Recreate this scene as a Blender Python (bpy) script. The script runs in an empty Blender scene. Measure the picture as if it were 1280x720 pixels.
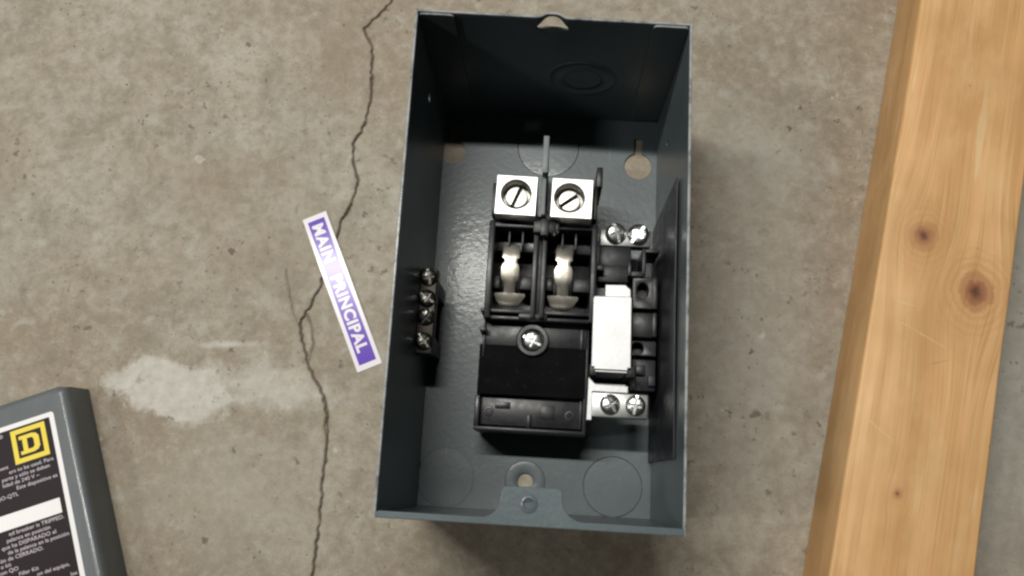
import bpy, bmesh, math, random
import numpy as np
from mathutils import Vector, Matrix
R = math.radians
S = 0.001                       # everything below is written in millimetres
scene = bpy.context.scene
col = scene.collection

# ------------------------------------------------------------------ camera
cam_d = bpy.data.cameras.new('camera'); cam = bpy.data.objects.new('camera', cam_d); col.objects.link(cam)
cam.location = (4.518*S, -86.009*S, 426.537*S)
cam.rotation_euler = (0.218779, 0.0371992, 0.0569556)
cam_d.sensor_width = 36.0; cam_d.lens = 1000.0/1280.0*36.0
cam_d.clip_start = 0.01; cam_d.clip_end = 50
scene.camera = cam

# ------------------------------------------------------------------ world: dim room light
world = bpy.data.worlds.new('World'); scene.world = world; world.use_nodes = True
bg = world.node_tree.nodes['Background']
bg.inputs['Color'].default_value = (1.0, 0.96, 0.90, 1); bg.inputs['Strength'].default_value = 0.018

# ------------------------------------------------------------------ lamps: twin fluorescent tubes overhead, another fixture far to the left
def area(name, loc, target, sx, sy, power, colr):
    d = bpy.data.lights.new(name, 'AREA'); d.shape = 'RECTANGLE'; d.size = sx*S; d.size_y = sy*S
    d.energy = power; d.color = colr
    o = bpy.data.objects.new(name, d); col.objects.link(o); o.location = Vector(loc)*S
    o.rotation_euler = (Vector(target)-Vector(loc)).to_track_quat('-Z', 'Y').to_euler()
    return o
WARM = (1.0, 0.985, 0.915)
area('shop_light_tube', (-350, 350, 1400), (-350, 350, 0), 860, 42, 22.5, WARM)
area('far_tube', (-1900, -360, 2150), (0, 0, 0), 200, 260, 14, WARM)

scene.view_settings.view_transform = 'Standard'; scene.view_settings.look = 'None'
scene.view_settings.exposure = 0.0; scene.view_settings.gamma = 1.0
scene.render.engine = 'CYCLES'
scene.render.resolution_x = 1024; scene.render.resolution_y = 576
scene.cycles.filter_width = 2.5
scene.cycles.max_bounces = 6; scene.cycles.diffuse_bounces = 2
scene.cycles.caustics_reflective = False; scene.cycles.caustics_refractive = False

# ================================================================== helpers
def tag(o, label=None, cat=None, group=None, kind=None):
    if label: o['label'] = label
    if cat: o['category'] = cat
    if group: o['group'] = group
    if kind: o['kind'] = kind
    return o
def empty(name, loc=(0, 0, 0), rz=0):
    o = bpy.data.objects.new(name, None); col.objects.link(o)
    o.location = Vector(loc)*S; o.rotation_euler = (0, 0, rz); o.empty_display_size = 0.01
    return o
def link(name, me, m, parent=None, smooth=None):
    o = bpy.data.objects.new(name, me); col.objects.link(o)
    if m: me.materials.append(m)
    if parent: o.parent = parent
    if smooth is not None:
        for p in me.polygons: p.use_smooth = True
        me.set_sharp_from_angle(angle=R(smooth))
    return o
class MB:
    """collects shapes in millimetres; build() links them as one mesh object"""
    def __init__(s): s.bm = bmesh.new()
    def _merge(s, b2, M=None):
        if M: bmesh.ops.transform(b2, matrix=M, verts=b2.verts)
        me = bpy.data.meshes.new('t'); b2.to_mesh(me); b2.free(); s.bm.from_mesh(me); bpy.data.meshes.remove(me)
        return s
    def box(s, x0, x1, y0, y1, z0, z1, bev=0.4, M=None, seg=2):
        b = bmesh.new(); bmesh.ops.create_cube(b, size=1)
        for v in b.verts:
            v.co = (x0+(v.co.x+.5)*(x1-x0), y0+(v.co.y+.5)*(y1-y0), z0+(v.co.z+.5)*(z1-z0))
        bev = min(bev, .45*min(x1-x0, y1-y0, z1-z0))
        if bev > 0: bmesh.ops.bevel(b, geom=list(b.edges), offset=bev, segments=seg, affect='EDGES', profile=.5)
        return s._merge(b, M)
    def lathe(s, prof, n=40, M=None):
        b = bmesh.new(); rings = []
        for r, z in prof:
            if r < 1e-6: rings.append([b.verts.new((0, 0, z))])
            else: rings.append([b.verts.new((r*math.cos(2*math.pi*i/n), r*math.sin(2*math.pi*i/n), z)) for i in range(n)])
        for a, c in zip(rings, rings[1:]):
            for i in range(n):
                j = (i+1) % n
                f = [a[i % len(a)], a[j % len(a)], c[j % len(c)], c[i % len(c)]]
                u = []
                for v in f:
                    if v not in u: u.append(v)
                if len(u) > 2: b.faces.new(u)
        bmesh.ops.recalc_face_normals(b, faces=b.faces)
        return s._merge(b, M)
    def plate(s, outer, holes, z0, z1, bev=0.15, M=None):
        """outline with holes, extruded from z0 to z1, edges rounded"""
        c = bpy.data.curves.new('c', 'CURVE'); c.dimensions = '2D'; c.fill_mode = 'BOTH'
        for pts in [outer]+list(holes):
            sp = c.splines.new('POLY'); sp.points.add(len(pts)-1); sp.use_cyclic_u = True
            for p, q in zip(sp.points, pts): p.co = (q[0], q[1], 0, 1)
        t = z1-z0; bev = min(bev, t*.45)
        c.extrude = t/2-bev; c.bevel_depth = bev; c.bevel_resolution = 1; c.offset = -bev
        me = curve_mesh(c); b = bmesh.new(); b.from_mesh(me); bpy.data.meshes.remove(me)
        for v in b.verts: v.co.z += (z0+z1)/2
        bmesh.ops.remove_doubles(b, verts=b.verts, dist=1e-4)
        return s._merge(b, M)
    def slice(s, axis, vals):
        no = [0, 0, 0]; no[axis] = 1
        for v in vals:
            co = [0, 0, 0]; co[axis] = v
            bmesh.ops.bisect_plane(s.bm, geom=list(s.bm.verts)+list(s.bm.edges)+list(s.bm.faces), dist=1e-5, plane_co=co, plane_no=no)
        return s
    def loft(s, rows, t):
        """strip: rows of (y, xleft, xright, ztop)"""
        b = bmesh.new(); top = []; bot = []
        for y, xl, xr, z in rows:
            xs = [xl+(xr-xl)*k/6 for k in range(7)]
            top.append([b.verts.new((x, y, z-.35*((k-3)/3)**4)) for k, x in enumerate(xs)])
            bot.append([b.verts.new((x, y, z-t)) for x in xs])
        for g, flip in ((top, 0), (bot, 1)):
            for a, c in zip(g, g[1:]):
                for k in range(6): b.faces.new([a[k], a[k+1], c[k+1], c[k]])
        for a, c, d, e in zip(top, top[1:], bot, bot[1:]):
            b.faces.new([a[0], c[0], e[0], d[0]]); b.faces.new([a[6], c[6], e[6], d[6]])
        for a, d in ((top[0], bot[0]), (top[-1], bot[-1])):
            for k in range(6): b.faces.new([a[k], a[k+1], d[k+1], d[k]])
        bmesh.ops.recalc_face_normals(b, faces=b.faces)
        return s._merge(b)
    def build(s, name, m, parent=None, smooth=35, warp=None):
        if warp:
            for v in s.bm.verts: v.co = warp(v.co)
        bmesh.ops.scale(s.bm, vec=(S, S, S), verts=s.bm.verts)
        me = bpy.data.meshes.new(name); s.bm.to_mesh(me); s.bm.free()
        return link(name, me, m, parent, smooth)
def curve_mesh(c):
    o = bpy.data.objects.new('c', c); col.objects.link(o)
    dg = bpy.context.evaluated_depsgraph_get(); dg.update()
    me = bpy.data.meshes.new_from_object(o.evaluated_get(dg))
    bpy.data.objects.remove(o); bpy.data.curves.remove(c)
    return me
def text_mesh(txt, size, bold=0.0, align='LEFT', xscale=1.0, M=None, spacing=1.0):
    c = bpy.data.curves.new('txt', 'FONT'); c.body = txt; c.size = size; c.offset = bold; c.align_x = align
    c.resolution_u = 3; c.space_character = spacing; c.fill_mode = 'FRONT'
    me = curve_mesh(c)
    T = Matrix.Diagonal((xscale, 1, 1, 1))
    if M: T = M @ T
    me.transform(T)
    return me
def circle(cx, cy, r, n=40, a0=0):
    return [(cx+r*math.cos(a0+2*math.pi*i/n), cy+r*math.sin(a0+2*math.pi*i/n)) for i in range(n)]
def rrect(x0, y0, x1, y1, r, n=5):
    out = []
    for cx, cy, a in ((x1-r, y1-r, 0), (x0+r, y1-r, 90), (x0+r, y0+r, 180), (x1-r, y0+r, 270)):
        for i in range(n+1): out.append((cx+r*math.cos(R(a+90*i/n)), cy+r*math.sin(R(a+90*i/n))))
    return out
def MT(x, y, z, rx=0, ry=0, rz=0):
    return Matrix.Translation((x, y, z)) @ Matrix.Rotation(R(rz), 4, 'Z') @ Matrix.Rotation(R(ry), 4, 'Y') @ Matrix.Rotation(R(rx), 4, 'X')

# ================================================================== materials
class NT:
    def __init__(s, name):
        s.m = bpy.data.materials.new(name); s.m.use_nodes = True; s.t = s.m.node_tree
        s.b = s.t.nodes['Principled BSDF']; s.out = s.t.nodes['Material Output']
        s.tc = s.t.nodes.new('ShaderNodeTexCoord')
    def n(s, ty, **k):
        o = s.t.nodes.new('ShaderNode'+ty)
        for a, v in k.items(): setattr(o, a, v)
        return o
    def l(s, a, b): s.t.links.new(a, b)
    def val(s, sock, v):
        if isinstance(v, bpy.types.NodeSocket): s.l(v, sock)
        else: sock.default_value = v
    def math(s, op, a, b=0.0, c=None, clamp=False):
        o = s.n('Math', operation=op, use_clamp=clamp); s.val(o.inputs[0], a); s.val(o.inputs[1], b)
        if c is not None: s.val(o.inputs[2], c)
        return o.outputs[0]
    def noise(s, scale, detail=4, rough=.5, vec=None, dist=0.0, mul=None):
        o = s.n('TexNoise'); o.inputs['Scale'].default_value = scale; o.inputs['Detail'].default_value = detail
        o.inputs['Roughness'].default_value = rough; o.inputs['Distortion'].default_value = dist
        v = vec or s.tc.outputs['Object']
        if mul:
            mp = s.n('Mapping'); mp.inputs['Scale'].default_value = mul; s.l(v, mp.inputs['Vector']); v = mp.outputs['Vector']
        s.l(v, o.inputs['Vector']); return o.outputs['Fac']
    def ramp(s, f, stops):
        o = s.n('ValToRGB'); s.l(f, o.inputs[0]); e = o.color_ramp.elements
        while len(e) < len(stops): e.new(.5)
        for k, (p, c) in zip(e, stops):
            k.position = p; k.color = (*c, 1) if not isinstance(c, (int, float)) else (c, c, c, 1)
        return o.outputs[0]
    def mix(s, f, a, b, blend='MIX'):
        o = s.n('Mix', data_type='RGBA', blend_type=blend)
        s.val(o.inputs[0], f)
        for i, v in ((6, a), (7, b)):
            if isinstance(v, tuple) and len(v) == 3: v = (*v, 1)
            s.val(o.inputs[i], v)
        return o.outputs[2]
    def bump(s, h, strength, dist, normal=None):
        o = s.n('Bump'); o.inputs['Strength'].default_value = strength; o.inputs['Distance'].default_value = dist
        s.l(h, o.inputs['Height'])
        if normal: s.l(normal, o.inputs['Normal'])
        return o.outputs[0]
    def set(s, **k):
        for a, v in k.items():
            a = {'base': 'Base Color', 'rough': 'Roughness', 'metal': 'Metallic', 'normal': 'Normal', 'spec': 'Specular IOR Level', 'coat': 'Coat Weight', 'coatr': 'Coat Roughness'}[a]
            if isinstance(v, tuple) and len(v) == 3: v = (*v, 1)
            s.val(s.b.inputs[a], v)
        return s.m

def mat_paint(name, base, rough, peel=.35, worn=False):
    k = NT(name)
    n1 = k.noise(420, 2, .5); n2 = k.noise(26, 4, .6); n3 = k.noise(2600, 2, .5)
    c = k.mix(k.ramp(n2, [(.35, 0.0), (.7, 1.0)]), tuple(x*.90 for x in base), tuple(x*1.08 for x in base))
    rg = k.math('MULTIPLY_ADD', n2, .16, rough-.08)
    # dust film and hairline scuffs
    sc = k.noise(300, 3, .6, mul=(1, .06, 1)); sm = k.noise(35, 3, .5)
    c = k.mix(k.math('MULTIPLY', k.math('MULTIPLY', k.ramp(sc, [(.64, 0.0), (.70, 1.0)]), k.ramp(sm, [(.48, 0.0), (.62, 1.0)])), .35), c, tuple(x*2.4 for x in base))
    du = k.noise(140, 6, .75)
    c = k.mix(k.math('MULTIPLY', k.ramp(du, [(.55, 0.0), (.8, 1.0)]), .22), c, (.24, .24, .23))
    if worn:            # paint rubbed off the raw rim, band deepened to paint in bright reflections
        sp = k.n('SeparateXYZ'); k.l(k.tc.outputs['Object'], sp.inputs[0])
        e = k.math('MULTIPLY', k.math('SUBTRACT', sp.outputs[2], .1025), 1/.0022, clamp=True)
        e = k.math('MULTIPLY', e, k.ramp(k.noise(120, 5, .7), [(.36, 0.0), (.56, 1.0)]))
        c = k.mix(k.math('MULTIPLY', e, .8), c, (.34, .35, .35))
    h = k.math('MULTIPLY_ADD', n3, .15, n1)
    bn = k.bump(h, peel, .0004); k.l(bn, k.b.inputs['Coat Normal'])
    return k.set(base=c, rough=rg, normal=bn, spec=.34, coat=.20, coatr=.14)
def mat_plastic(name, base, rough, spec=.28):
    k = NT(name)
    n1 = k.noise(900, 3, .6); n2 = k.noise(60, 4, .6)
    c = k.mix(n2, tuple(x*.7 for x in base), tuple(x*1.5 for x in base))
    du = k.noise(260, 6, .75); n4 = k.noise(130, 4, .6)
    c = k.mix(k.math('MULTIPLY', k.ramp(du, [(.56, 0.0), (.8, 1.0)]), .10), c, (.20, .20, .20))
    return k.set(base=c, rough=k.math('MULTIPLY_ADD', n4, .55, rough-.26), spec=spec, normal=k.bump(n1, .12, .0003))
def mat_metal(name, base, rough, var=.15, bump=.1, stretch=None):
    k = NT(name)
    n1 = k.noise(500, 4, .6, mul=stretch); n2 = k.noise(110, 5, .65)
    c = k.mix(k.ramp(n2, [(.3, 0.0), (.75, 1.0)]), tuple(x*.78 for x in base), base)
    return k.set(base=c, metal=1.0, rough=k.math('MULTIPLY_ADD', n2, var, rough-var/2), normal=k.bump(n1, bump, .0003))
def mat_flat(name, base, rough, spec=.5):
    k = NT(name); n = k.noise(180, 3, .5)
    c = k.mix(n, tuple(x*.9 for x in base), tuple(min(1, x*1.05) for x in base))
    return k.set(base=c, rough=rough, spec=spec)

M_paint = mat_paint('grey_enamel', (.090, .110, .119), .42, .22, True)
M_lip = mat_paint('lip_enamel_glint', (.108, .134, .146), .30, .32)  # box enamel in a lighter copy, the lip's glints put into its colour
M_cover = mat_paint('grey_cover_enamel', (.115, .128, .138), .40, .2)
M_black = mat_plastic('black_moulded_plastic', (.012, .012, .015), .38, .36)
M_blackm = mat_plastic('black_matte_plastic', (.003, .003, .0035), .85, .10)
M_fin = mat_plastic('grey_fibre', (.16, .175, .18), .5)
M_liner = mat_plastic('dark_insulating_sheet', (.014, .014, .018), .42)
M_tin = mat_metal('tin_plated_aluminium', (.54, .54, .55), .50, .25, .15)
M_lug = mat_metal('lug_aluminium', (.92, .92, .91), .50)
M_hole = mat_metal('threaded_bore', (.42, .40, .37), .45)
M_screw = mat_metal('zinc_screw', (.70, .71, .71), .32, .2, .5)
M_setsc = mat_metal('set_screw_metal', (.88, .87, .84), .50)
M_stab = mat_metal('stab_plated', (.80, .75, .65), .34)
M_bar = mat_metal('neutral_bar_aluminium', (.46, .47, .46), .42)
M_bar2 = mat_metal('neutral_bar_dull', (.24, .245, .24), .40)
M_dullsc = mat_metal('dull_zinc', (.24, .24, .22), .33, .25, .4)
M_slot_dark = mat_flat('dark_slot', (.05, .045, .038), .7, .2)
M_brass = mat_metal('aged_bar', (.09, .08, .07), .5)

# ================================================================== floor
def polyline_dist(X, Y, pts):
    """distance to polyline and running parameter"""
    D = np.full(X.shape, 1e9); Tt = np.zeros(X.shape); acc = 0
    for (x0, y0), (x1, y1) in zip(pts, pts[1:]):
        dx, dy = x1-x0, y1-y0; L2 = dx*dx+dy*dy; L = math.sqrt(L2)
        t = np.clip(((X-x0)*dx+(Y-y0)*dy)/L2, 0, 1)
        d = np.hypot(X-(x0+t*dx), Y-(y0+t*dy)); w = d < D
        D = np.where(w, d, D); Tt = np.where(w, acc+t*L, Tt); acc += L
    return D, Tt
def jag(pts, step, amp, seed):
    rnd = random.Random(seed); out = [pts[0]]
    for (x0, y0), (x1, y1) in zip(pts, pts[1:]):
        L = math.hypot(x1-x0, y1-y0); n = max(1, int(L/step)); nx, ny = -(y1-y0)/L, (x1-x0)/L
        for i in range(1, n+1):
            a = 0 if i == n else rnd.uniform(-amp, amp); t = i/n
            out.append((x0+(x1-x0)*t+nx*a, y0+(y1-y0)*t+ny*a))
    return out
CRACK = [(-92, 205), (-98.5, 180.4), (-107.0, 168.5), (-113.6, 161.4), (-111.6, 156.3), (-107.1, 148.6), (-106.3, 135.8), (-105.6, 123.1), (-105.5, 113.0),
         (-108.5, 95.5), (-112.9, 87.9), (-111.2, 75.8), (-107.5, 66.3), (-109.9, 54.3), (-115.3, 39.9), (-119.2, 21.1), (-122.6, 2.7), (-131.4, -17.9),
         (-129.5, -27), (-124.5, -39.5), (-114.0, -56.2), (-109.8, -75.0), (-110.1, -99.8), (-109.1, -119.9), (-110.2, -147.5), (-114, -180)]
HAIR = [(-142.6, 12), (-142.1, 8.5), (-139.0, -2.6), (-135.0, -13.7), (-131.4, -20.0)]
LOOP = [(-128.5, -12), (-124.8, -19), (-122.6, -28), (-124.6, -39)]
FINE = [(-113.5, -57), (-111.0, -64), (-112.0, -72), (-110, -78)]
def make_floor():
    fx = np.arange(-150, -84, .42); fy = np.arange(-178, 204, .46)
    xs = np.concatenate([[-2500, -1200, -600, -400, -300, -220, -170], fx, [-70, -30, 60, 160, 260, 400, 700, 1200, 2500]])
    ys = np.concatenate([[-2500, -1200, -600, -300], fy, [230, 300, 600, 1200, 2500]])
    X, Y = np.meshgrid(xs, ys); Z = np.zeros_like(X); dirt = np.zeros_like(X)
    rng = np.random.default_rng(4)
    tab = rng.random(400)
    def wob(t, f):
        u = t*f; i = np.floor(u).astype(int); a = u-i
        return tab[i % 400]*(1-a)+tab[(i+1) % 400]*a
    for pts, w0, dep, seed, am in ((CRACK, .46, 2.2, 3, .75), (HAIR, .20, .5, 5, .4), (LOOP, .26, .7, 6, .4), (FINE, .35, .6, 7, .3)):
        D, T = polyline_dist(X, Y, jag(pts, 2.3, am, seed))
        w = w0*(.30+.75*wob(T, .11)+.7*wob(T+77, .45)*wob(T, .8)+1.5*np.clip(wob(T+191, .17)-.74, 0, 1)/.26*wob(T+9, 1.1))
        g = np.clip((w+.30-D)/.55, 0, 1); g = g*g*(3-2*g)
        Z = np.minimum(Z, -dep*g)
        edge = np.clip((w+1.6-D)/1.6, 0, 1)*.45; Z = Z-.25*np.clip((w+1.0-D)/1.0, 0, 1)*wob(T+51, .35)
        dirt = np.maximum(dirt, np.maximum(g, edge*wob(T+31, .4)))
    inside = (np.abs(Y-13) < 191) & (X > -150.1) & (X < -84)
    Z = np.where(inside, Z, 0); dirt = np.where(inside, dirt, 0)
    ny, nx = X.shape
    V = np.stack([X*S, Y*S, Z*S], -1).reshape(-1, 3)
    idx = np.arange(ny*nx).reshape(ny, nx)
    F = np.stack([idx[:-1, :-1], idx[:-1, 1:], idx[1:, 1:], idx[1:, :-1]], -1).reshape(-1, 4)
    me = bpy.data.meshes.new('concrete_floor'); me.from_pydata(V.tolist(), [], F.tolist())
    at = me.attributes.new('crack_dirt', 'FLOAT', 'POINT'); at.data.foreach_set('value', dirt.reshape(-1).astype(np.float32))
    k = NT('stained_concrete')
    P = k.tc.outputs['Object']
    big = k.noise(5.5, 5, .55, dist=.6); mid = k.noise(24, 6, .62, dist=.4); fine = k.noise(170, 5, .65); grit = k.noise(900, 4, .7)
    c = k.ramp(mid, [(.30, (.225, .190, .144)), (.50, (.318, .280, .222)), (.72, (.40, .365, .305))])
    c = k.mix(k.ramp(big, [(.36, .75), (.60, 0.0)]), c, (.262, .206, .146))
    c = k.mix(k.ramp(k.noise(8, 4, .6, mul=(1, 1, 1)), [(.53, 0.0), (.72, .55)]), c, (.36, .342, .302))
    c = k.mix(k.math('MULTIPLY', k.ramp(fine, [(.30, 1.0), (.52, 0.0)]), .55), c, (.185, .155, .118))
    c = k.mix(k.math('MULTIPLY', k.ramp(fine, [(.52, 0.0), (.72, 1.0)]), .45), c, (.43, .40, .345))
    c = k.mix(k.math('MULTIPLY', k.ramp(grit, [(.32, 1.0), (.5, 0.0)]), .30), c, (.15, .125, .095))
    c = k.mix(k.math('MULTIPLY', k.ramp(grit, [(.54, 0.0), (.72, 1.0)]), .26), c, (.50, .47, .41))
    blot = k.noise(75, 5, .7, dist=.5)
    c = k.mix(k.math('MULTIPLY', k.ramp(blot, [(.30, 1.0), (.47, 0.0)]), .62), c, (.190, .160, .120))
    c = k.mix(k.math('MULTIPLY', k.ramp(blot, [(.54, 0.0), (.70, 1.0)]), .50), c, (.42, .405, .355))
    pep = k.noise(420, 5, .75)
    c = k.mix(k.math('MULTIPLY', k.ramp(pep, [(.28, 1.0), (.42, 0.0)]), .55), c, (.13, .105, .08))
    # worn stains with shapes of their own: ellipses broken up by noise
    sep = k.n('SeparateXYZ'); k.l(P, sep.inputs[0])
    nd = k.noise(30, 6, .65); nd2 = k.noise(70, 5, .7)
    def blob(cx, cy, rx, ry, rot, edge, amp):
        ca, sa = math.cos(R(rot)), math.sin(R(rot))
        x = k.math('SUBTRACT', sep.outputs[0], cx*S); y = k.math('SUBTRACT', sep.outputs[1], cy*S)
        u = k.math('ADD', k.math('MULTIPLY', x, ca/(rx*S)), k.math('MULTIPLY', y, sa/(rx*S)))
        v = k.math('ADD', k.math('MULTIPLY', x, -sa/(ry*S)), k.math('MULTIPLY', y, ca/(ry*S)))
        d = k.math('SQRT', k.math('ADD', k.math('MULTIPLY', u, u), k.math('MULTIPLY', v, v)))
        d = k.math('ADD', d, k.math('MULTIPLY', k.math('SUBTRACT', nd, .5), amp))
        d = k.math('ADD', d, k.math('MULTIPLY', k.math('SUBTRACT', nd2, .5), amp*.6))
        return k.math('MULTIPLY', k.math('SUBTRACT', 1.0, d), 1/edge, clamp=True)
    pale = k.math('MAXIMUM', blob(-198, -57, 36, 18, -8, .18, 1.5), k.math('MULTIPLY', blob(-146, -52, 44, 16, -6, .55, 1.8), .75))
    pale = k.math('MAXIMUM', pale, blob(-168, -31, 24, 2.6, 4, .9, 1.6))
    c = k.mix(k.math('MULTIPLY', pale, k.math('MULTIPLY_ADD', fine, .9, .22, True)), c, k.mix(nd2, (.46, .44, .40), (.66, .645, .60)))
    lowpale = blob(-165, -110, 75, 45, 0, .9, 1.4)
    c = k.mix(k.math('MULTIPLY', lowpale, .35), c, (.40, .375, .32))
    for bx in ((-128, 140, 16, 45, 5, .9, 1.3), (-330, 70, 40, 34, 0, .8, 1.2), (-150, 20, 60, 28, 5, 1.0, 1.3), (-190, 62, 70, 26, 0, 1.0, 1.5)):
        c = k.mix(k.math('MULTIPLY', blob(*bx), .50), c, (.225, .172, .118))
    grey = k.math('MAXIMUM', blob(250, 10, 75, 260, -8, .8, .8), blob(112, -20, 48, 130, 0, 1.0, 1.2))
    c = k.mix(k.math('MULTIPLY', grey, .50), c, (.345, .335, .308))
    c = k.mix(k.math('MULTIPLY', blob(112, 95, 40, 55, 20, 1.0, 1.5), .45), c, (.375, .362, .325))
    # small dark pits and flecks
    def specks(scale, rad, keep, seed):
        vo = k.n('TexVoronoi'); vo.inputs['Scale'].default_value = scale; vo.inputs['Randomness'].default_value = 1
        mp = k.n('Mapping'); mp.inputs['Location'].default_value = (seed, seed*.7, 0); k.l(P, mp.inputs[0]); 
        wn = k.n('TexNoise'); wn.inputs['Scale'].default_value = scale*2.2; k.l(mp.outputs[0], wn.inputs['Vector'])
        mx = k.n('Mix', data_type='VECTOR'); mx.inputs[0].default_value = .35/scale*3
        k.l(mp.outputs[0], mx.inputs[4]); k.l(wn.outputs['Color'], mx.inputs[5])
        k.l(mx.outputs[1], vo.inputs['Vector'])
        sp = k.n('SeparateColor'); k.l(vo.outputs['Color'], sp.inputs[0])
        r = k.math('MULTIPLY', sp.outputs[1], rad)
        m = k.math('MULTIPLY', k.math('SUBTRACT', r, vo.outputs['Distance']), 9, clamp=True)
        return k.math('MULTIPLY', m, k.math('LESS_THAN', sp.outputs[0], keep))
    clus = k.ramp(k.noise(14, 3, .5), [(.42, 0.15), (.62, 1.0)])
    s1 = k.math('MULTIPLY', specks(150, .36, .28, .3), clus); s2 = k.math('MULTIPLY', specks(420, .42, .22, 1.7), clus)
    s3 = specks(60, .17, .30, 2.9)
    spk = k.math('MAXIMUM', k.math('MAXIMUM', s1, k.math('MULTIPLY', s2, .8)), s3)
    c = k.mix(k.math('MULTIPLY', spk, .72), c, (.075, .058, .045))
    c = k.mix(k.math('MULTIPLY', specks(95, .22, .10, 4.4), .5), c, (.56, .53, .47))
    dn = k.n('Attribute', attribute_name='crack_dirt')
    c = k.mix(k.math('MULTIPLY', dn.outputs['Fac'], .88, clamp=True), c, (.105, .080, .058))
    h = k.math('ADD', k.math('MULTIPLY', fine, .55), k.math('MULTIPLY', grit, .25))
    h = k.math('SUBTRACT', h, k.math('MULTIPLY', spk, .5))
    m = k.set(base=c, rough=k.math('MULTIPLY_ADD', mid, .2, .58), spec=.35, normal=k.bump(h, .42, .0007))
    o = link('concrete_floor', me, m); o['kind'] = 'structure'
    for p in me.polygons: p.use_smooth = True
    return o
make_floor()

# ================================================================== lumber
def make_board():
    d = Vector((-.18844, -.98208)); ang = math.atan2(-d.x, d.y)  # local -y runs down the board
    # left face on the floor passes through this point:
    p0 = Vector((165.0, 16.7)); nrm = Vector((.98208, -.18844))
    k = NT('pine_lumber'); P = k.tc.outputs['Object']
    sep = k.n('SeparateXYZ'); k.l(P, sep.inputs[0])
    knots = [(-12.5, 23.7, 8.0, .60), (15.6, 1.2, 9.6, .85), (-7.1, -103.1, 2.8, .5)]
    # grain lines bend around the knots
    kdist = None; bend = None; dark = None; core = None; halo = None
    nz = k.noise(150, 4, .6); nzl = k.noise(22, 3, .5)
    for kx, ky, kr, ks in knots:
        x = k.math('SUBTRACT', sep.outputs[0], kx*S); y = k.math('SUBTRACT', sep.outputs[1], ky*S)
        g = k.math('ADD', k.math('POWER', k.math('DIVIDE', x, kr*2.2*S), 2.0), k.math('POWER', k.math('DIVIDE', y, kr*4.0*S), 2.0))
        inf = k.math('POWER', 2.718, k.math('MULTIPLY', g, -1.0))
        b = k.math('MULTIPLY', k.math('MULTIPLY', x, inf), -.75)
        bend = b if bend is None else k.math('ADD', bend, b)
        dd = k.math('SQRT', k.math('ADD', k.math('POWER', k.math('DIVIDE', x, kr*S), 2.0), k.math('POWER', k.math('DIVIDE', y, kr*1.15*S), 2.0)))
        dd = k.math('ADD', dd, k.math('MULTIPLY', k.math('SUBTRACT', nz, .5), .7))
        kdist = dd if kdist is None else k.math('MINIMUM', kdist, dd)
        kn = k.math('MULTIPLY', k.math('SUBTRACT', 1.05, dd), 1.5*ks, clamp=True)
        dark = kn if dark is None else k.math('MAXIMUM', dark, kn)
        co = k.math('MULTIPLY', k.math('SUBTRACT', .42, dd), 3.0*ks, clamp=True); core = co if core is None else k.math('MAXIMUM', core, co)
        ha = k.math('MULTIPLY', k.math('SUBTRACT', 2.5, dd), .5*ks, clamp=True); halo = ha if halo is None else k.math('MAXIMUM', halo, ha)
    cx = k.n('CombineXYZ'); k.l(k.math('ADD', sep.outputs[0], bend), cx.inputs[0]); k.l(sep.outputs[1], cx.inputs[1]); k.l(sep.outputs[2], cx.inputs[2])
    V = cx.outputs[0]
    g1 = k.noise(120, 3, .55, vec=V, mul=(1, .035, .6), dist=.2)
    g2 = k.noise(420, 4, .6, vec=V, mul=(1, .02, .7))
    g3 = k.noise(38, 3, .5, vec=V, mul=(1, .12, 1))
    wv = k.n('TexWave', wave_type='BANDS', bands_direction='X'); wv.inputs['Scale'].default_value = 34; wv.inputs['Distortion'].default_value = 5.0
    wv.inputs['Detail'].default_value = 3; wv.inputs['Detail Scale'].default_value = 1.2
    mp = k.n('Mapping'); mp.inputs['Scale'].default_value = (1, .06, .5); k.l(V, mp.inputs[0]); k.l(mp.outputs[0], wv.inputs['Vector'])
    c = k.mix(k.ramp(g3, [(.32, 0.0), (.68, 1.0)]), (.62, .345, .145), (.78, .475, .235))
    c = k.mix(k.math('MULTIPLY', k.ramp(wv.outputs['Fac'], [(.35, 0.0), (.85, 1.0)]), .14), c, (.45, .235, .085))
    c = k.mix(k.math('MULTIPLY', k.ramp(g1, [(.38, 1.0), (.54, 0.0)]), .36), c, (.44, .235, .085))
    c = k.mix(k.math('MULTIPLY', k.ramp(g2, [(.50, 0.0), (.68, 1.0)]), .28), c, (.82, .58, .30))
    g4 = k.noise(1300, 3, .6, vec=V, mul=(1, .012, .8))
    c = k.mix(k.math('MULTIPLY', k.ramp(g4, [(.34, 1.0), (.48, 0.0)]), .40), c, (.34, .18, .065))
    # planer scuffs: short pale dashes along the grain
    sc = k.noise(190, 2, .5, mul=(1, .09, 1)); sc2 = k.noise(12, 2, .5)
    c = k.mix(k.math('MULTIPLY', k.math('MULTIPLY', k.ramp(sc, [(.63, 0.0), (.70, 1.0)]), k.ramp(sc2, [(.42, 0.0), (.6, 1.0)])), .55), c, (.74, .56, .33))
    c = k.mix(k.math('MULTIPLY', k.ramp(nzl, [(.35, 1.0), (.58, 0.0)]), .45), c, (.44, .255, .10))
    bl2 = k.noise(45, 4, .6, mul=(1, .45, 1))
    c = k.mix(k.math('MULTIPLY', k.ramp(bl2, [(.5, 0.0), (.72, 1.0)]), .45), c, (.76, .52, .27))
    rings = k.math('MULTIPLY_ADD', k.math('SINE', k.math('MULTIPLY', kdist, 17.0)), .5, .5)
    c = k.mix(k.math('MULTIPLY', halo, k.math('MULTIPLY_ADD', rings, .42, .22)), c, (.37, .175, .065))
    c = k.mix(k.math('MULTIPLY', dark, .88), c, (.250, .085, .045))
    c = k.mix(core, c, (.085, .040, .030))
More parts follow.
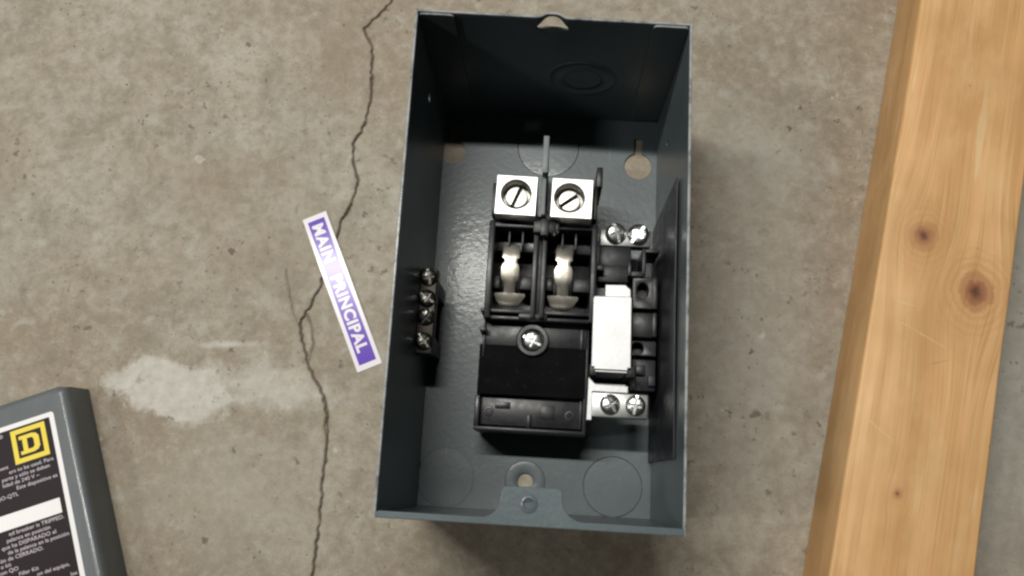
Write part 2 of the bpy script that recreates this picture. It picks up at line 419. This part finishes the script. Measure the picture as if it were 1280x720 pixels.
    # a few slanting scratches
    def scratch(x0, y0, x1, y1, w):
        L = math.hypot(x1-x0, y1-y0); ux, uy = (x1-x0)/L, (y1-y0)/L
        x = k.math('SUBTRACT', sep.outputs[0], (x0+x1)/2*S); y = k.math('SUBTRACT', sep.outputs[1], (y0+y1)/2*S)
        a = k.math('ABSOLUTE', k.math('ADD', k.math('MULTIPLY', x, ux/S), k.math('MULTIPLY', y, uy/S)))
        d = k.math('ABSOLUTE', k.math('ADD', k.math('MULTIPLY', x, -uy/S), k.math('MULTIPLY', y, ux/S)))
        d = k.math('ADD', d, k.math('MULTIPLY', k.math('SUBTRACT', nz, .5), 1.0))
        return k.math('MULTIPLY', k.math('MULTIPLY', k.math('SUBTRACT', w, d), 2.0, clamp=True), k.math('MULTIPLY', k.math('SUBTRACT', L/2, a), .5, clamp=True))
    for q in ((-18, -22, 6, -30, .5), (-22, -12, -10, -13, .4), (-26, -72, -12, -80, .4)):
        c = k.mix(k.math('MULTIPLY', scratch(*q), .32), c, (.86, .66, .42))
    c = k.mix(k.math('MULTIPLY', scratch(-2, -40, 8, -35, .35), .6), c, (.26, .14, .07))
    pit = k.n('TexVoronoi'); pit.inputs['Scale'].default_value = 60; k.l(P, pit.inputs['Vector'])
    c = k.mix(k.math('MULTIPLY', k.math('LESS_THAN', pit.outputs['Distance'], .035), .6), c, (.16, .09, .05))
    h = k.math('ADD', k.math('MULTIPLY', g2, .5), k.math('MULTIPLY', wv.outputs['Fac'], .35))
    h = k.math('SUBTRACT', h, k.math('MULTIPLY', core, 1.2))
    m = k.set(base=c, rough=k.math('MULTIPLY_ADD', g2, .25, .42), spec=.4, normal=k.bump(h, .35, .0005))
    # body: a long stick with eased edges, a little crook, subdivided along its length
    b = bmesh.new(); rows = []
    W2, H = 63.6/2, 36.4; r = 1.6
    prof = []
    for cxp, cyp, a in ((W2-r, H-r, 0), (-W2+r, H-r, 90), (-W2+.6, .6+.2, 180), (W2-.6, .6+.2, 270)):
        rr = r if a < 180 else .6
        for i in range(5): prof.append((cxp+rr*math.cos(R(a+22.5*i)), cyp+rr*math.sin(R(a+22.5*i))))
    rnd = random.Random(2); n = 90
    for i in range(n+1):
        y = -330+660*i/n; w = .15*math.sin(y*.031)+.12*math.sin(y*.083+1)
        rows.append([b.verts.new(((px+w*(1 if px > 0 else .4))*S, y*S, pz*S)) for px, pz in prof])
    q = len(prof)
    for a, c2 in zip(rows, rows[1:]):
        for i in range(q): b.faces.new([a[i], c2[i], c2[(i+1) % q], a[(i+1) % q]])
    b.faces.new(rows[0]); b.faces.new(rows[-1][::-1])
    bmesh.ops.recalc_face_normals(b, faces=b.faces)
    me = bpy.data.meshes.new('lumber_board'); b.to_mesh(me); b.free()
    o = link('lumber_board', me, m, None, 40)
    c0 = p0+nrm*(63.6/2)
    o.location = (c0.x*S, c0.y*S, 0); o.rotation_euler = (0, 0, math.atan2(-.18844, .98208)+0.0)
    tag(o, 'knotty tan pine board lying on the concrete beside the open metal box', 'lumber')
    return o
board = make_board()

# ================================================================== the open metal box
box = empty('electrical_box')
tag(box, 'open grey steel electrical box with black breaker mount and bright lugs inside', 'electrical box')
DP = 105.0
TOP = {(-1, 1): (-62.1, 111.0), (1, 1): (61.4, 107.9), (1, -1): (60.6, -109.3), (-1, -1): (-60.7, -109.3)}
BOT = {(-1, 1): (-61.4, 110.5), (1, 1): (61.5, 108.6), (1, -1): (61.5, -110.5), (-1, -1): (-60.3, -110.5)}
def warp(co):
    """the folded box is not perfectly square: move the nominal 122 x 219 shell to its real corners"""
    u, v, t = co.x/61.0, co.y/109.5, min(max(co.z/DP, 0), 1); x = y = 0
    for (sx, sy) in TOP:
        w = (1+sx*u)/2*(1+sy*v)/2
        for q, f in ((TOP, t), (BOT, 1-t)): x += w*f*q[sx, sy][0]; y += w*f*q[sx, sy][1]
    return Vector((x, y, co.z))
TH = 1.2
# back plate with keyholes, mounting hole, knockouts
def keyhole(cx, cy, r, w, h):
    a = math.asin(w/r); pts = []
    for i in range(33):
        t = math.pi/2+a+(2*math.pi-2*a)*i/32; pts.append((cx+r*math.cos(t), cy+r*math.sin(t)))
    return pts+[(cx+w, cy+h), (cx-w, cy+h)]
KO = [(-.8, 97.6, 17.5), (-46.2, -94.0, 15.2), (40.5, -93.5, 15.2)]
holes = [keyhole(-54.4, 84.4, 7.3, 2.2, 16), keyhole(49.4, 81.5, 7.6, 2.2, 16), circle(-4.7, -93.4, 4.0)] + [circle(x, y, r if y < 0 else 11.0, 48) for x, y, r in KO]
holes[3] = circle(-.8, 90.0, 17.2, 48)
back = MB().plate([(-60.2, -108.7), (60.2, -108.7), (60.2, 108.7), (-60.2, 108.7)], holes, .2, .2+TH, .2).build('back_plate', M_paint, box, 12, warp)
for x, y, r in ((-.8, 90.0, 17.2), (-46.2, -94.0, 15.2), (40.5, -93.5, 15.2)):
    d = MB().lathe([(0, 0), (r-.2, 0), (r-.18, .95), (r-.4, 1.17), (r-1.2, 1.22), (0, 1.22)], 56, MT(x, y, .19 if y < 0 else .22, .0 if y < 0 else 1.2, .0, 0))
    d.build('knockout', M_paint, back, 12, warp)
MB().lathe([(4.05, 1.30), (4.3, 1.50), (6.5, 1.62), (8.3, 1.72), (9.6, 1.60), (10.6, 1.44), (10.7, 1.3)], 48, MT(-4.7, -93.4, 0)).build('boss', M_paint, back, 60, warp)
# faint stamped mark on the back plate
me = text_mesh('20', 5.0, 0, 'LEFT', 1, MT(-46.5, 44, 1.46, 0, 0, -97)); me.transform(Matrix.Diagonal((S, S, S, 1)))
link('stamped_mark', me, mat_flat('faint_ink', (.17, .14, .16), .5), back)

# walls, drawn in their own plane and stood up
XW = Matrix(((0, 0, 1, 0), (1, 0, 0, 0), (0, 1, 0, 0), (0, 0, 0, 1)))   # (y,z,t) -> (t,y,z)
YW = Matrix(((1, 0, 0, 0), (0, 0, 1, 0), (0, 1, 0, 0), (0, 0, 0, 1)))   # (x,z,t) -> (x,t,z)
def rect_fine(x0, x1, y0, y1, n=24):
    pts = [(x0+(x1-x0)*i/n, y0) for i in range(n)]+[(x1, y0+(y1-y0)*i/4) for i in range(4)]
    return pts+[(x1-(x1-x0)*i/n, y1) for i in range(n)]+[(x0, y1-(y1-y0)*i/4) for i in range(4)]
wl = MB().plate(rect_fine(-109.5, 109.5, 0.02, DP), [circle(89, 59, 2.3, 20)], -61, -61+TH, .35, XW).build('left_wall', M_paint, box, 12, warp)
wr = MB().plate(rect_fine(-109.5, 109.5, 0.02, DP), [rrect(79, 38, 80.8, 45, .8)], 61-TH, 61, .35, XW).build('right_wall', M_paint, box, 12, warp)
# top wall: half-moon slot under a pressed-out lip
slot = [(-7.4, 95.4)]+[(-7.4+14.8*i/16, 96.0+6.9*math.sin(math.pi*i/16)**.75) for i in range(1, 16)]+[(7.4, 95.4)]
topo = rect_fine(-61+TH+.05, 61-TH-.05, .02, DP, 60)
wt = MB().plate(topo, [slot], 109.5-TH, 109.5, .35, YW)
wt.slice(0, [-10, -8, -6.5, -5, -4, -3, -2, -1, 0, 1, 2, 3, 4, 5, 6.5, 8, 10]).slice(2, [90, 92, 94.5, 97, 99, 101, 103])
for v in wt.bm.verts:                                   # the lip bulges outwards above the slot
    if v.co.z > 92: v.co.y += 2.0*math.exp(-(v.co.x/4.6)**4)*min(1, (v.co.z-92)/9)
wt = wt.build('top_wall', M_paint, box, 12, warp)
MB().lathe([(17.2, -.1), (17.0, .25), (16.5, .38), (15.9, .25), (15.6, .05), (10.2, .05), (9.9, .3), (9.4, .34), (9.1, .05), (0, .05)], 56, MT(15, 109.5-TH-.06, 50, 90, 0, 0)).build('knockout', M_paint, wt, 40, warp)
for x0, x1 in ((-61+TH+.1, -43.8), (44.2, 61-TH-.1)):   # ears of the side walls folded behind the top edge
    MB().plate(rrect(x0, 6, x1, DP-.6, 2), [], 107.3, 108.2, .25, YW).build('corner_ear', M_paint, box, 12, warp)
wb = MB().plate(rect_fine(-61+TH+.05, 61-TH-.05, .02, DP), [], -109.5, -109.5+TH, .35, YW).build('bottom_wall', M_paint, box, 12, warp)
# bottom lip with cover-screw tab
tabp = [(-60.2, -109.45), (60.2, -109.45), (60.2, -107.2), (58.5, -106.6)]
def arc(cx, cy, r, a0, a1, n=8): return [(cx+r*math.cos(R(a0+(a1-a0)*i/n)), cy+r*math.sin(R(a0+(a1-a0)*i/n))) for i in range(n+1)]
tabp += [(26, -106.6)]+arc(21.5, -98.2, 8.4, 270, 180, 10)+[(13.0, -96.6)]+arc(10.8, -96.6, 2.2, 0, 90, 4)+arc(-8.4, -97.2, 2.6, 90, 180, 5)
tabp += [(-11.2, -99.5)]+arc(-18.6, -99.5, 7.3, 0, -90, 10)+[(-58.5, -106.8), (-60.2, -107.4)]
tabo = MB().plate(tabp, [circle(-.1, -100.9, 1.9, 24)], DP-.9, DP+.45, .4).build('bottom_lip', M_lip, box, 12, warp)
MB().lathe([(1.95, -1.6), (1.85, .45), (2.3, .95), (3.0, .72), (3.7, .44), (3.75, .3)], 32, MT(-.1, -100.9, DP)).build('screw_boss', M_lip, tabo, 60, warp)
# dark insulating sheet standing against the right wall
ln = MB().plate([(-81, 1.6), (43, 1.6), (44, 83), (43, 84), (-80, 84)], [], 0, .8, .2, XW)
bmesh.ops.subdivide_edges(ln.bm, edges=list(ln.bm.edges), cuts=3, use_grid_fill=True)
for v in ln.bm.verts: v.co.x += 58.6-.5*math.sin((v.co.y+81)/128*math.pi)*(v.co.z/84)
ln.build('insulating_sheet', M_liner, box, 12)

# ------------------------------------------------------------------ black moulded breaker mount
b = MB()
b.box(-26, 24.5, -70, 34, 2.2, 20, .8)                       # foot
b.box(-27.2, -24.2, -18, 31, 18, 49, .5)                    # left wall
b.box(23.4, 26.2, -18, 31, 18, 49, .5)                      # right wall
b.box(-4.9, -2.6, -17, 26.5, 18, 49.5, .4)                  # twin centre ribs
b.box(-.6, 1.7, -17, 26.5, 18, 49.5, .4)
b.box(-2.8, -.4, -16.5, 26, 18, 45, .3)
b.box(-27, 25, 27.8, 30.6, 18, 48.5, .5)                    # shelf behind the lugs
b.box(-25.4, -4.6, 29.8, 54, 18, 43, .6); b.box(2.6, 23.5, 29.8, 53.2, 18, 43, .6)   # lug seats
b.box(-26.6, -25, 34, 50, 20, 50, .4); b.box(23.6, 25.4, 33, 50, 20, 50, .4)
b.box(24.6, 27.6, 50, 60.5, 20, 50, .5)                     # horn beside the right lug
b.box(-5.4, 5.6, 24.4, 31, 20, 53.0, .6); b.box(-1.8, 2.0, 22.5, 31, 20, 55, .4); b.box(4.2, 7.2, 25.5, 30.6, 20, 52, .4)
b.box(-24.4, 24, 19.5, 28, 18, 33, .5)
for x in (-17.2, -10.6, 9.2, 15.8): b.box(x-.5, x+.5, 19.0, 28.5, 30, 44, .3)
for x0, x1 in ((-24.3, -20.8), (-11.2, -4.8), (1.5, 5.6), (15.2, 23.5)): b.box(x0, x1, -1.2, 5.6, 18, 38.5, .5)
b.box(-24.3, 23.5, -12.5, -10.8, 18, 34, .3)
b.box(-25.6, -2.6, -14.8, -13.0, 18, 47, .35); b.box(.2, 24.0, -14.8, -13.0, 18, 47, .35)
b.box(-25.8, 24.2, -18.0, -16.2, 18, 46.4, .35)
b.box(-29, -26.6, -14.6, -12.6, 10, 46, .4); b.box(-29, -26, -24, -21.5, 8, 44, .4)
b.box(-26.6, 24.0, -30, -18, 18, 38.4, .5)                   # middle shelf
b.box(-27.6, 24.0, -54, -30, 8, 22, .4)                   # deck of the recess
b.box(-27.0, 23.2, -68.0, -54.0, 8, 33.6, .5)               # lower shelf
b.box(-29.6, -27.2, -70.6, -54.2, 4, 37.8, .5); b.box(-29.2, 23.6, -54, -36, 4, 33.0, .5)                 # skirt
b.box(-27.6, -26.4, -36, -18, 8, 39.5, .4)
b.box(22.6, 24.4, -70.6, -18, 4, 38.4, .5)
b.box(-29.6, 24.4, -71.0, -68.9, 4, 38.2, .6)                # front lip
b.box(21.2, 22.0, -68, -54, 32, 35.4, .2); b.box(20.0, 21.4, -30, -20, 32, 39.6, .3)
b.box(-4.2, -2.2, -68.6, -62.0, 33.2, 35.6, .4); 
b.box(-20, -12.5, -60, -56.6, 33.3, 33.95, .2); b.box(2.5, 9.2, -64, -57.5, 33.3, 34.0, .2)
b.box(-10.5, 3.5, -17.5, -14.5, 40, 47.2, .5)
mount = b.build('breaker_mount', M_black, box, 35)
# washer boss and screw
MB().lathe([(5.4, 36), (5.4, 40.6), (5.9, 41.2), (7.4, 41.2), (8.0, 40.6), (8.2, 20)], 40, MT(-3.3, -26.6, 0)).build('screw_boss', M_black, mount, 40)
for x, y in ((-23.0, -61.4), (16.3, -61.6)):
    MB().lathe([(0, 33.4), (1.1, 33.4), (1.5, 34.15), (2.2, 34.1), (2.6, 33.4)], 24, MT(x, y, 0)).build('rivet', M_black, mount, 40)
MB().box(-28.9, 23.3, -53.6, -29.4, 33.9, 38.75, .25).build('recess_pad', M_blackm, mount, 35)

def slot_screw(name, parent, x, y, z, r, m, kind='slot', rz=0, tilt=(0, 0), dome=.9):
    """pan head with a real slot (or a combined cross) sunk in it"""
    b = MB()
    n = 40; sw = r*(.17 if kind == 'slot' else .13); prof = [(r*.92, -3.4), (r, -1.9), (r, -.4), (r*.93, .15), (r*.78, dome*.55), (r*.5, dome*.85), (0, dome)]
    b.lathe(prof, n)
    # carve: push down the top vertices after a fine cut across the head
    bm = b.bm
    def cut(nx, ny, off):
        g = list(bm.verts)+list(bm.edges)+list(bm.faces)
        bmesh.ops.bisect_plane(bm, geom=g, dist=1e-5, plane_co=(nx*off, ny*off, 0), plane_no=(nx, ny, 0))
    dirs = [(1, 0)] if kind == 'slot' else [(1, 0), (0, 1)]
    for nx, ny in dirs:
        for o in (-sw*1.12, -sw, sw, sw*1.12): cut(nx, ny, o)
        if kind == 'cross':
            for o in (-r*.62, r*.62, -r*.66, r*.66): cut(ny, nx, o)
    for v in bm.verts:
        if v.co.z < -.5 and kind != 'slot': continue
        if v.co.z < -2: continue
        for nx, ny in dirs:
            a = abs(v.co.x*nx+v.co.y*ny); l = abs(v.co.x*ny+v.co.y*nx)
            lim = 9 if (kind == 'slot' or nx) else r*.63
            if a <= sw*1.04 and l <= lim: v.co.z -= 0; v.co.z = min(v.co.z, -2.2 if kind == 'slot' else -.3)
    for f in bm.faces:                                   # faces down in the driver slot take the dark material
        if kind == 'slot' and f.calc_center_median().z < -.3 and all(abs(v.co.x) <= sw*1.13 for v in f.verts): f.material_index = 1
    bmesh.ops.transform(bm, matrix=MT(x, y, z, tilt[0], tilt[1], rz), verts=bm.verts)
    o = b.build(name, m, parent, 32); o.data.materials.append(M_slot_dark)
    return o
slot_screw('mounting_screw', box, -3.3, -26.6, 39.6, 5.0, M_screw, 'cross', 65, (4, -3), 1.5)

# lugs with a bored hole and slotted set screw
def lug(cx, cy, rz, hole, slotrot, label, notch=False):
    w = 10.0
    if notch: outl = [(-w, -6.6), (-5.2, -6.6), (-5.2, -w-.2), (w-.4, -w-.2), (w-.2, w), (-w, w)]
    else: outl = [(-w, -w), (w, -w), (w, w), (-w, w)]
    M = MT(cx, cy, 0, 0, 0, rz)
    o = MB().plate(outl, [circle(hole[0], hole[1], 7.45, 40)], 40, 58, .35, M).build('lug', M_lug, box, 12)
    o['label'] = label
    hc = M @ Vector((hole[0], hole[1], 0))
    pr = [(7.44, 57.7), (7.0, 57.0)]
    z = 57.0
    while z > 49: pr += [(7.35, z-.45), (6.95, z-.9)]; z -= .9
    MB().lathe(pr+[(0, 48.5)], 40, MT(hc.x, hc.y, 0)).build('threaded_bore', M_hole, o, 20)
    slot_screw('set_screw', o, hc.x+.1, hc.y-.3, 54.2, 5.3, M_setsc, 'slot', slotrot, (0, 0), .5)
    return o
lug(-14.4, 41.2, -1.2, (0, .6), -22, 'left lug, its screw slot nearly upright')
lug(12.6, 40.8, -1.0, (-1.2, .2), -54, 'right lug with a notched corner, its screw slot slanting')
# fibre divider standing between the lugs
d = MB(); d.box(-2.3, .3, 51.2, 70, 3, 64, .25); d.box(-2.0, -.2, 32, 51.3, 3, 58, .25); d.box(-3.6, .2, 32.0, 37.4, 40, 54.5, .3)
d.build('divider', M_fin, box, 35)

# stab jaws
def stab(cx, cy):
    rows = [(21.2, -3.9, 4.1, 40.6), (20.6, -4.0, 4.1, 42.6), (16, -4.0, 4.2, 44.6), (13.6, -4.0, 4.1, 45.0), (12.9, -2.9, 3.1, 45.1), (11.0, -2.7, 2.9, 45.1), (10.3, -3.6, 3.7, 45.0), (8.6, -4.4, 4.3, 44.8), (5, -4.4, 4.3, 44.3),
            (2.6, -4.0, 3.8, 43.8), (1.4, -2.9, 2.8, 43.4), (-.4, -2.75, 2.7, 42.8), (-3.3, -2.75, 2.7, 41.6), (-3.6, -2.9, 2.9, 41.5), (-3.7, -7.4, 7.5, 41.4), (-4.9, -7.3, 7.8, 41.1), (-7.6, -6.2, 5.9, 40.3), (-9.3, -4.9, 4.6, 39.6), (-10.0, -4.4, 4.2, 39.0)]
    b = MB().loft([(y+cy, a+cx, c+cx, z) for y, a, c, z in rows], 1.1)
    b.box(cx-3, cx+3, cy+17.5, cy+21, 18, 40, .5); b.box(cx-2.4, cx+2.4, cy-2, cy+8, 18, 41.5, .4)
    return b.build('stab', M_stab, box, 20)
stab(-15.9, -.2); stab(10.3, -.5)

# ------------------------------------------------------------------ neutral side
b = MB()
b.box(44.6, 57.0, -48.6, 8, 3, 31, .6)
for y0, y1, z in ((-22.2, -9.8, 38.4), (-48.2, -33.0, 38.6)): b.box(44.8, 56.8, y0, y1, 30, z, .6)
b.plate(rrect(44.8, -8.2, 56.8, 7.6, .6), [[(49.8+2.9*math.cos(a*math.pi/12), 1.0+4.0*math.sin(a*math.pi/12)) for a in range(24)]], 30, 39.4, .4)
b.plate(rrect(44.8, -31.4, 56.8, -24.0, .6), [circle(47.9, -27.8, 2.9, 24)], 30, 39.0, .4)
b.box(54.6, 56.8, -8.2, 7.6, 36, 40.6, .4); b.box(54.8, 56.8, -22, -10, 34, 40.2, .4)
b.box(47, 51.5, -41, -36, 34, 41, .4); b.box(45.5, 47, -48, -34.5, 34, 42.2, .4); b.box(53, 56.4, -46, -41, 34, 41.4, .4)
b.box(26.4, 44.6, -42, 22, 3, 30, .6)
b.box(25.8, 27.9, 10.5, 24, 20, 44, .4); b.box(26.2, 30.2, 9.0, 12.0, 20, 44.4, .5)
b.box(27.5, 44.0, 13.0, 24.0, 20, 35.5, .5); b.box(27.5, 42.6, 5.0, 13.6, 20, 37.2, .4)
b.box(42.0, 43.6, 7.5, 14.2, 20, 42.6, .3); b.box(42.4, 50.2, 7.4, 10.2, 20, 41.5, .4); b.box(48.9, 50.6, 8.5, 21.6, 20, 42.4, .3); b.box(49.5, 57.4, 19.8, 21.6, 20, 42.0, .3)
b.box(24.6, 28.2, -43.2, -37.6, 20, 50.2, .4); b.box(41.4, 46, -43.2, -37.8, 20, 49.0, .4)
stand = b.build('neutral_stand', M_black, box, 35)
# plated strap: an upper tongue and a wide raised leaf that bends down to the lower terminal
s = MB()
s.plate([(25.1, -39.4), (26.4, -39.4), (26.4, -40.6), (42.2, -40.6), (42.2, -39.4), (43.6, -39.4), (43.2, -5.6), (42.4, -5.0), (25.6, -5.4), (25.0, -6.2)], [], 50.6, 52.0, .4)
s.plate([(30.6, -6.2), (42.9, -6.2), (42.7, -1.4), (40.2, .9), (30.6, .6)], [], 49.4, 50.7, .35)
s.box(27, 42, -47.5, -46.5, 36, 46, .3, ); s.box(27, 42, -41.6, -40.6, 30, 51, .3)
s.plate([(23.9, -64.0), (26.4, -64.0), (26.4, -50.6), (43.0, -50.6), (43.0, -47.2), (27.5, -46.8), (24.2, -43.6)], [], 46.2, 47.6, .35)
s.build('neutral_strap', M_tin, box, 12)
def terminal(name, x0, x1, y0, y1, z0, z1, screws, rs, m):
    o = MB().box(x0, x1, y0, y1, z0, z1, .5).build(name, m, box, 30)
    for x, y, rz, tl in screws: slot_screw('terminal_screw', o, x, y, z1+1.9, rs, M_screw if m is not M_brass else M_dullsc, 'cross', rz, tl, 1.7)
    return o
terminal('neutral_bar', 28.2, 53.6, 24.2, 33.0, 28, 35.6, [(36.1, 30.2, 20, (10, 8)), (46.9, 30.4, -38, (8, -9))], 5.3, M_bar2)['label'] = 'upper neutral bar with two bright screws'
terminal('neutral_bar', 26.2, 52.4, -62.2, -50.8, 40, 47.9, [(34.7, -56.2, 35, (5, 7)), (46.2, -56.2, -10, (6, -6))], 4.7, M_bar)['label'] = 'lower neutral bar with two bright screws'
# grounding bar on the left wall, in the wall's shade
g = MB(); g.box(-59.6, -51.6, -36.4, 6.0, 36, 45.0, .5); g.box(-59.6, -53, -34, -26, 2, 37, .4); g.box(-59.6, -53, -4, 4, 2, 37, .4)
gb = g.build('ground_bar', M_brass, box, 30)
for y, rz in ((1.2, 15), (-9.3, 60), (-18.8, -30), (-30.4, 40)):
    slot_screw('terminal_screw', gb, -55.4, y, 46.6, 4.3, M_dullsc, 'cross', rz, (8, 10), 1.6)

# ================================================================== sticker on the floor
def lettering(name, jobs, m, parent):
    """several lines of print joined into one flat mesh; jobs: (text, size, bold, align, xscale, matrix, spacing)"""
    bm = bmesh.new()
    for t, sz, bo, al, xs, M, sp in jobs:
        me = text_mesh(t, sz, bo, al, xs, M, sp); bm.from_mesh(me); bpy.data.meshes.remove(me)
    bmesh.ops.scale(bm, vec=(S, S, S), verts=bm.verts)
    me = bpy.data.meshes.new(name); bm.to_mesh(me); bm.free()
    return link(name, me, m, parent)
def sticker():
    a = math.atan2(-84.2-0, 40)      # reading direction runs down the strip
    tl, tr, br, bl = Vector((-136.8, 41.2)), Vector((-123.7, 46.9)), Vector((-84.1, -37.4)), Vector((-97.1, -42.4))
    c = (tl+tr+br+bl)/4; rd = ((br+bl)/2-(tl+tr)/2); L = rd.length; a = math.atan2(rd.y, rd.x)
    root = empty('sticker', (c.x, c.y, 0), a)
    tag(root, 'purple and white sticker strip reading MAIN PRINCIPAL on the concrete', 'sticker')
    Wd = 14.1; mw = NT('white_vinyl'); m1 = mw.set(base=(.76, .73, .78), rough=.21, spec=.35)
    mp = NT('purple_ink'); m2 = mp.set(base=(.105, .038, .43), rough=.21, spec=.35)
    def bow(o):                      # the strip arches a little off the slab
        for v in o.data.vertices:
            u = v.co.x/(L/2*S); w = v.co.y/(Wd/2*S)
            q = (u+.30)/(1.30 if u > -.30 else .70)
            v.co.z += (1.1*(1-q*q)+.12*(1-w)*max(0, u)**3+.10*(1+w)*max(0, -u)**3)*S
    cuts = [-L/2+L*i/40 for i in range(1, 40)]
    bow(MB().plate(rrect(-L/2, -Wd/2, L/2, Wd/2, .5), [], .25, .45, .05).slice(0, cuts).build('backing', m1, root, 12))
    bow(MB().plate(rrect(-L/2+3.0, -Wd/2+2.2, L/2-3.2, Wd/2-2.2, .2), [], .46, .50, .0).slice(0, cuts).build('purple_field', m2, root, 12))
    bow(lettering('lettering', [('MAIN', 8.6, .36, 'LEFT', 1.04, MT(-L/2+5.6, -3.1, .53), 1.14), ('PRINCIPAL', 8.6, .36, 'LEFT', 1.02, MT(-L/2+37.6, -3.1, .53), 1.10)], m1, root))
sticker()

# ================================================================== cover with its label
def cover():
    root = empty('box_cover', (-243.5, -57.9, 0), R(21.5))
    tag(root, 'grey steel box cover with dark printed label, lying at the edge of the photo', 'cover')
    Wc, Hc, Z = 124, 224, 22
    # pan shape: vertical skirt, rolled edge, flat face; outline has a clipped corner
    def outline(ins):
        c = 3.2
        return [(-Wc+ins+c, -ins), (-c*1.6-ins, -ins), (-ins, -c*.55-ins*1.0), (-ins, -Hc+c+ins), (-c-ins, -Hc+ins), (-Wc+c+ins, -Hc+ins), (-Wc+ins, -Hc+c+ins), (-Wc+ins, -c-ins)]
    b = bmesh.new(); rings = []
    for ins, z in ((1.0, .3), (0, .3), (0.15, 16.5), (.45, 19.0), (1.2, 20.9), (2.4, 21.8), (3.8, 22.0)):
        rings.append([b.verts.new((x*S, y*S, z*S)) for x, y in outline(ins)])
    for r0, r1 in zip(rings, rings[1:]):
        for i in range(8): b.faces.new([r0[i], r0[(i+1) % 8], r1[(i+1) % 8], r1[i]])
    b.faces.new(rings[-1]); bmesh.ops.recalc_face_normals(b, faces=b.faces)
    me = bpy.data.meshes.new('shell'); b.to_mesh(me); b.free(); link('shell', me, M_cover, root, 40)
    mw = NT('label_white').set(base=(.80, .78, .79), rough=.35); mk = NT('label_dark').set(base=(.013, .006, .010), rough=.45, spec=.2)
    my = NT('label_yellow').set(base=(.80, .62, .025), rough=.4); mt = NT('label_print').set(base=(.56, .50, .54), rough=.45)
    lx, ly = -8.6, -12.6      # label's top right corner
    M0 = MT(lx, ly, Z)
    lab = MB().plate(rrect(-107, -178, 0, 0, 1.6), [], .02, .14, .0, M0).build('label', mw, root, 30)
    MB().plate(rrect(-104.6, -175.6, -2.5, -2.4, .4), [], .15, .19, 0, M0).build('dark_field', mk, lab, 30)
    MB().plate(rrect(-78, -51.0, -5.0, -43.5, .2), [], .20, .24, 0, M0).build('blank_field', mw, lab, 30)
    # logo: square frame with a slab-serif D
    sq = [(-23.3, -20.9), (-5.4, -20.9), (-5.4, -3.6), (-23.3, -3.6)]; i_ = 2.4
    inn = [(-23.3+i_, -20.9+i_), (-5.4-i_, -20.9+i_), (-5.4-i_, -3.6-i_), (-23.3+i_, -3.6-i_)]
    dO = [(-19.6, -17.0), (-12.6, -17.0), (-10.6, -16.4), (-9.4, -14.8), (-9.4, -9.6), (-10.6, -8.0), (-12.6, -7.4), (-19.6, -7.4), (-19.6, -9.2), (-18.0, -9.2), (-18.0, -15.2), (-19.6, -15.2)]
    dI = [(-15.6, -15.0), (-13.1, -15.0), (-12.2, -14.0), (-12.2, -10.4), (-13.1, -9.4), (-15.6, -9.4)]
    lg = MB(); lg.plate(sq, [inn], .20, .25, 0, M0); lg.plate(dO, [dI], .20, .25, 0, M0); lg.build('logo', my, lab, 30)
    J = []
    for t, x, y in (('®', -27.2, -5.6), ('ment', -27.2, -21.4), ('ers to be used. Para', -4.2, -24.3), ('parte y sólo se deben', -6.6, -27.2), ('lidad de 240 V ~', -12.6, -30.1), ('Este dispositivo es', -3.8, -33.1), ('QO-QTL', -24.6, -36.0),
                    ('ed breaker is TRIPPED.', -4.5, -54.0), ('palanca en posición', -12.0, -56.9), ('que ha DISPARADO el', -9.6, -59.9), ('de la palanca en la posición', -3.6, -62.7), ('ón de CERRADO.', -17.2, -65.6), ('o kit', -34.2, -68.3), ('con QO', -31.0, -71.2),
                    ('Filler Kit', -21.4, -74.2), ('on del equipo,', -6.2, -77.0), ('Kit de piezas', -23, -80), ('los', -3.4, -82.2), ('del interruptor', -8, -85)):
        big = any(w in t for w in ('TRIPPED', 'DISPARADO', 'CERRADO', 'QO'))
        J.append((t, 2.75 if big else 2.65, .02, 'RIGHT', 1.08, M0 @ MT(x, y, .30), 1.0))
    lettering('print', J, mt, lab)
cover()

# ================================================================== loose grit on the floor
def grit():
    rnd = random.Random(11); b = bmesh.new()
    for i in range(420):
        x = rnd.uniform(-340, 280); y = rnd.uniform(-160, 200)
        if -66 < x < 66 and -114 < y < 114: continue
        if x > 120 or (x < -195 and y < -50): continue
        if abs(x+110) < 34 and -46 < y < 52: continue
        r = rnd.choice((.18, .22, .28, .4))*rnd.uniform(.7, 1.2)
        g = bmesh.ops.create_icosphere(b, subdivisions=1, radius=r*S, matrix=Matrix.Translation((x*S, y*S, r*.5*S)) @ Matrix.Rotation(rnd.uniform(0, 6), 4, 'Z') @ Matrix.Diagonal((rnd.uniform(.8, 1.8), 1, .6, 1)))
    me = bpy.data.meshes.new('grit'); b.to_mesh(me); b.free()
    o = link('grit', me, mat_flat('dark_grit', (.11, .085, .065), .8)); tag(o, 'loose dark grit scattered over the concrete', 'grit', kind='stuff')
grit()
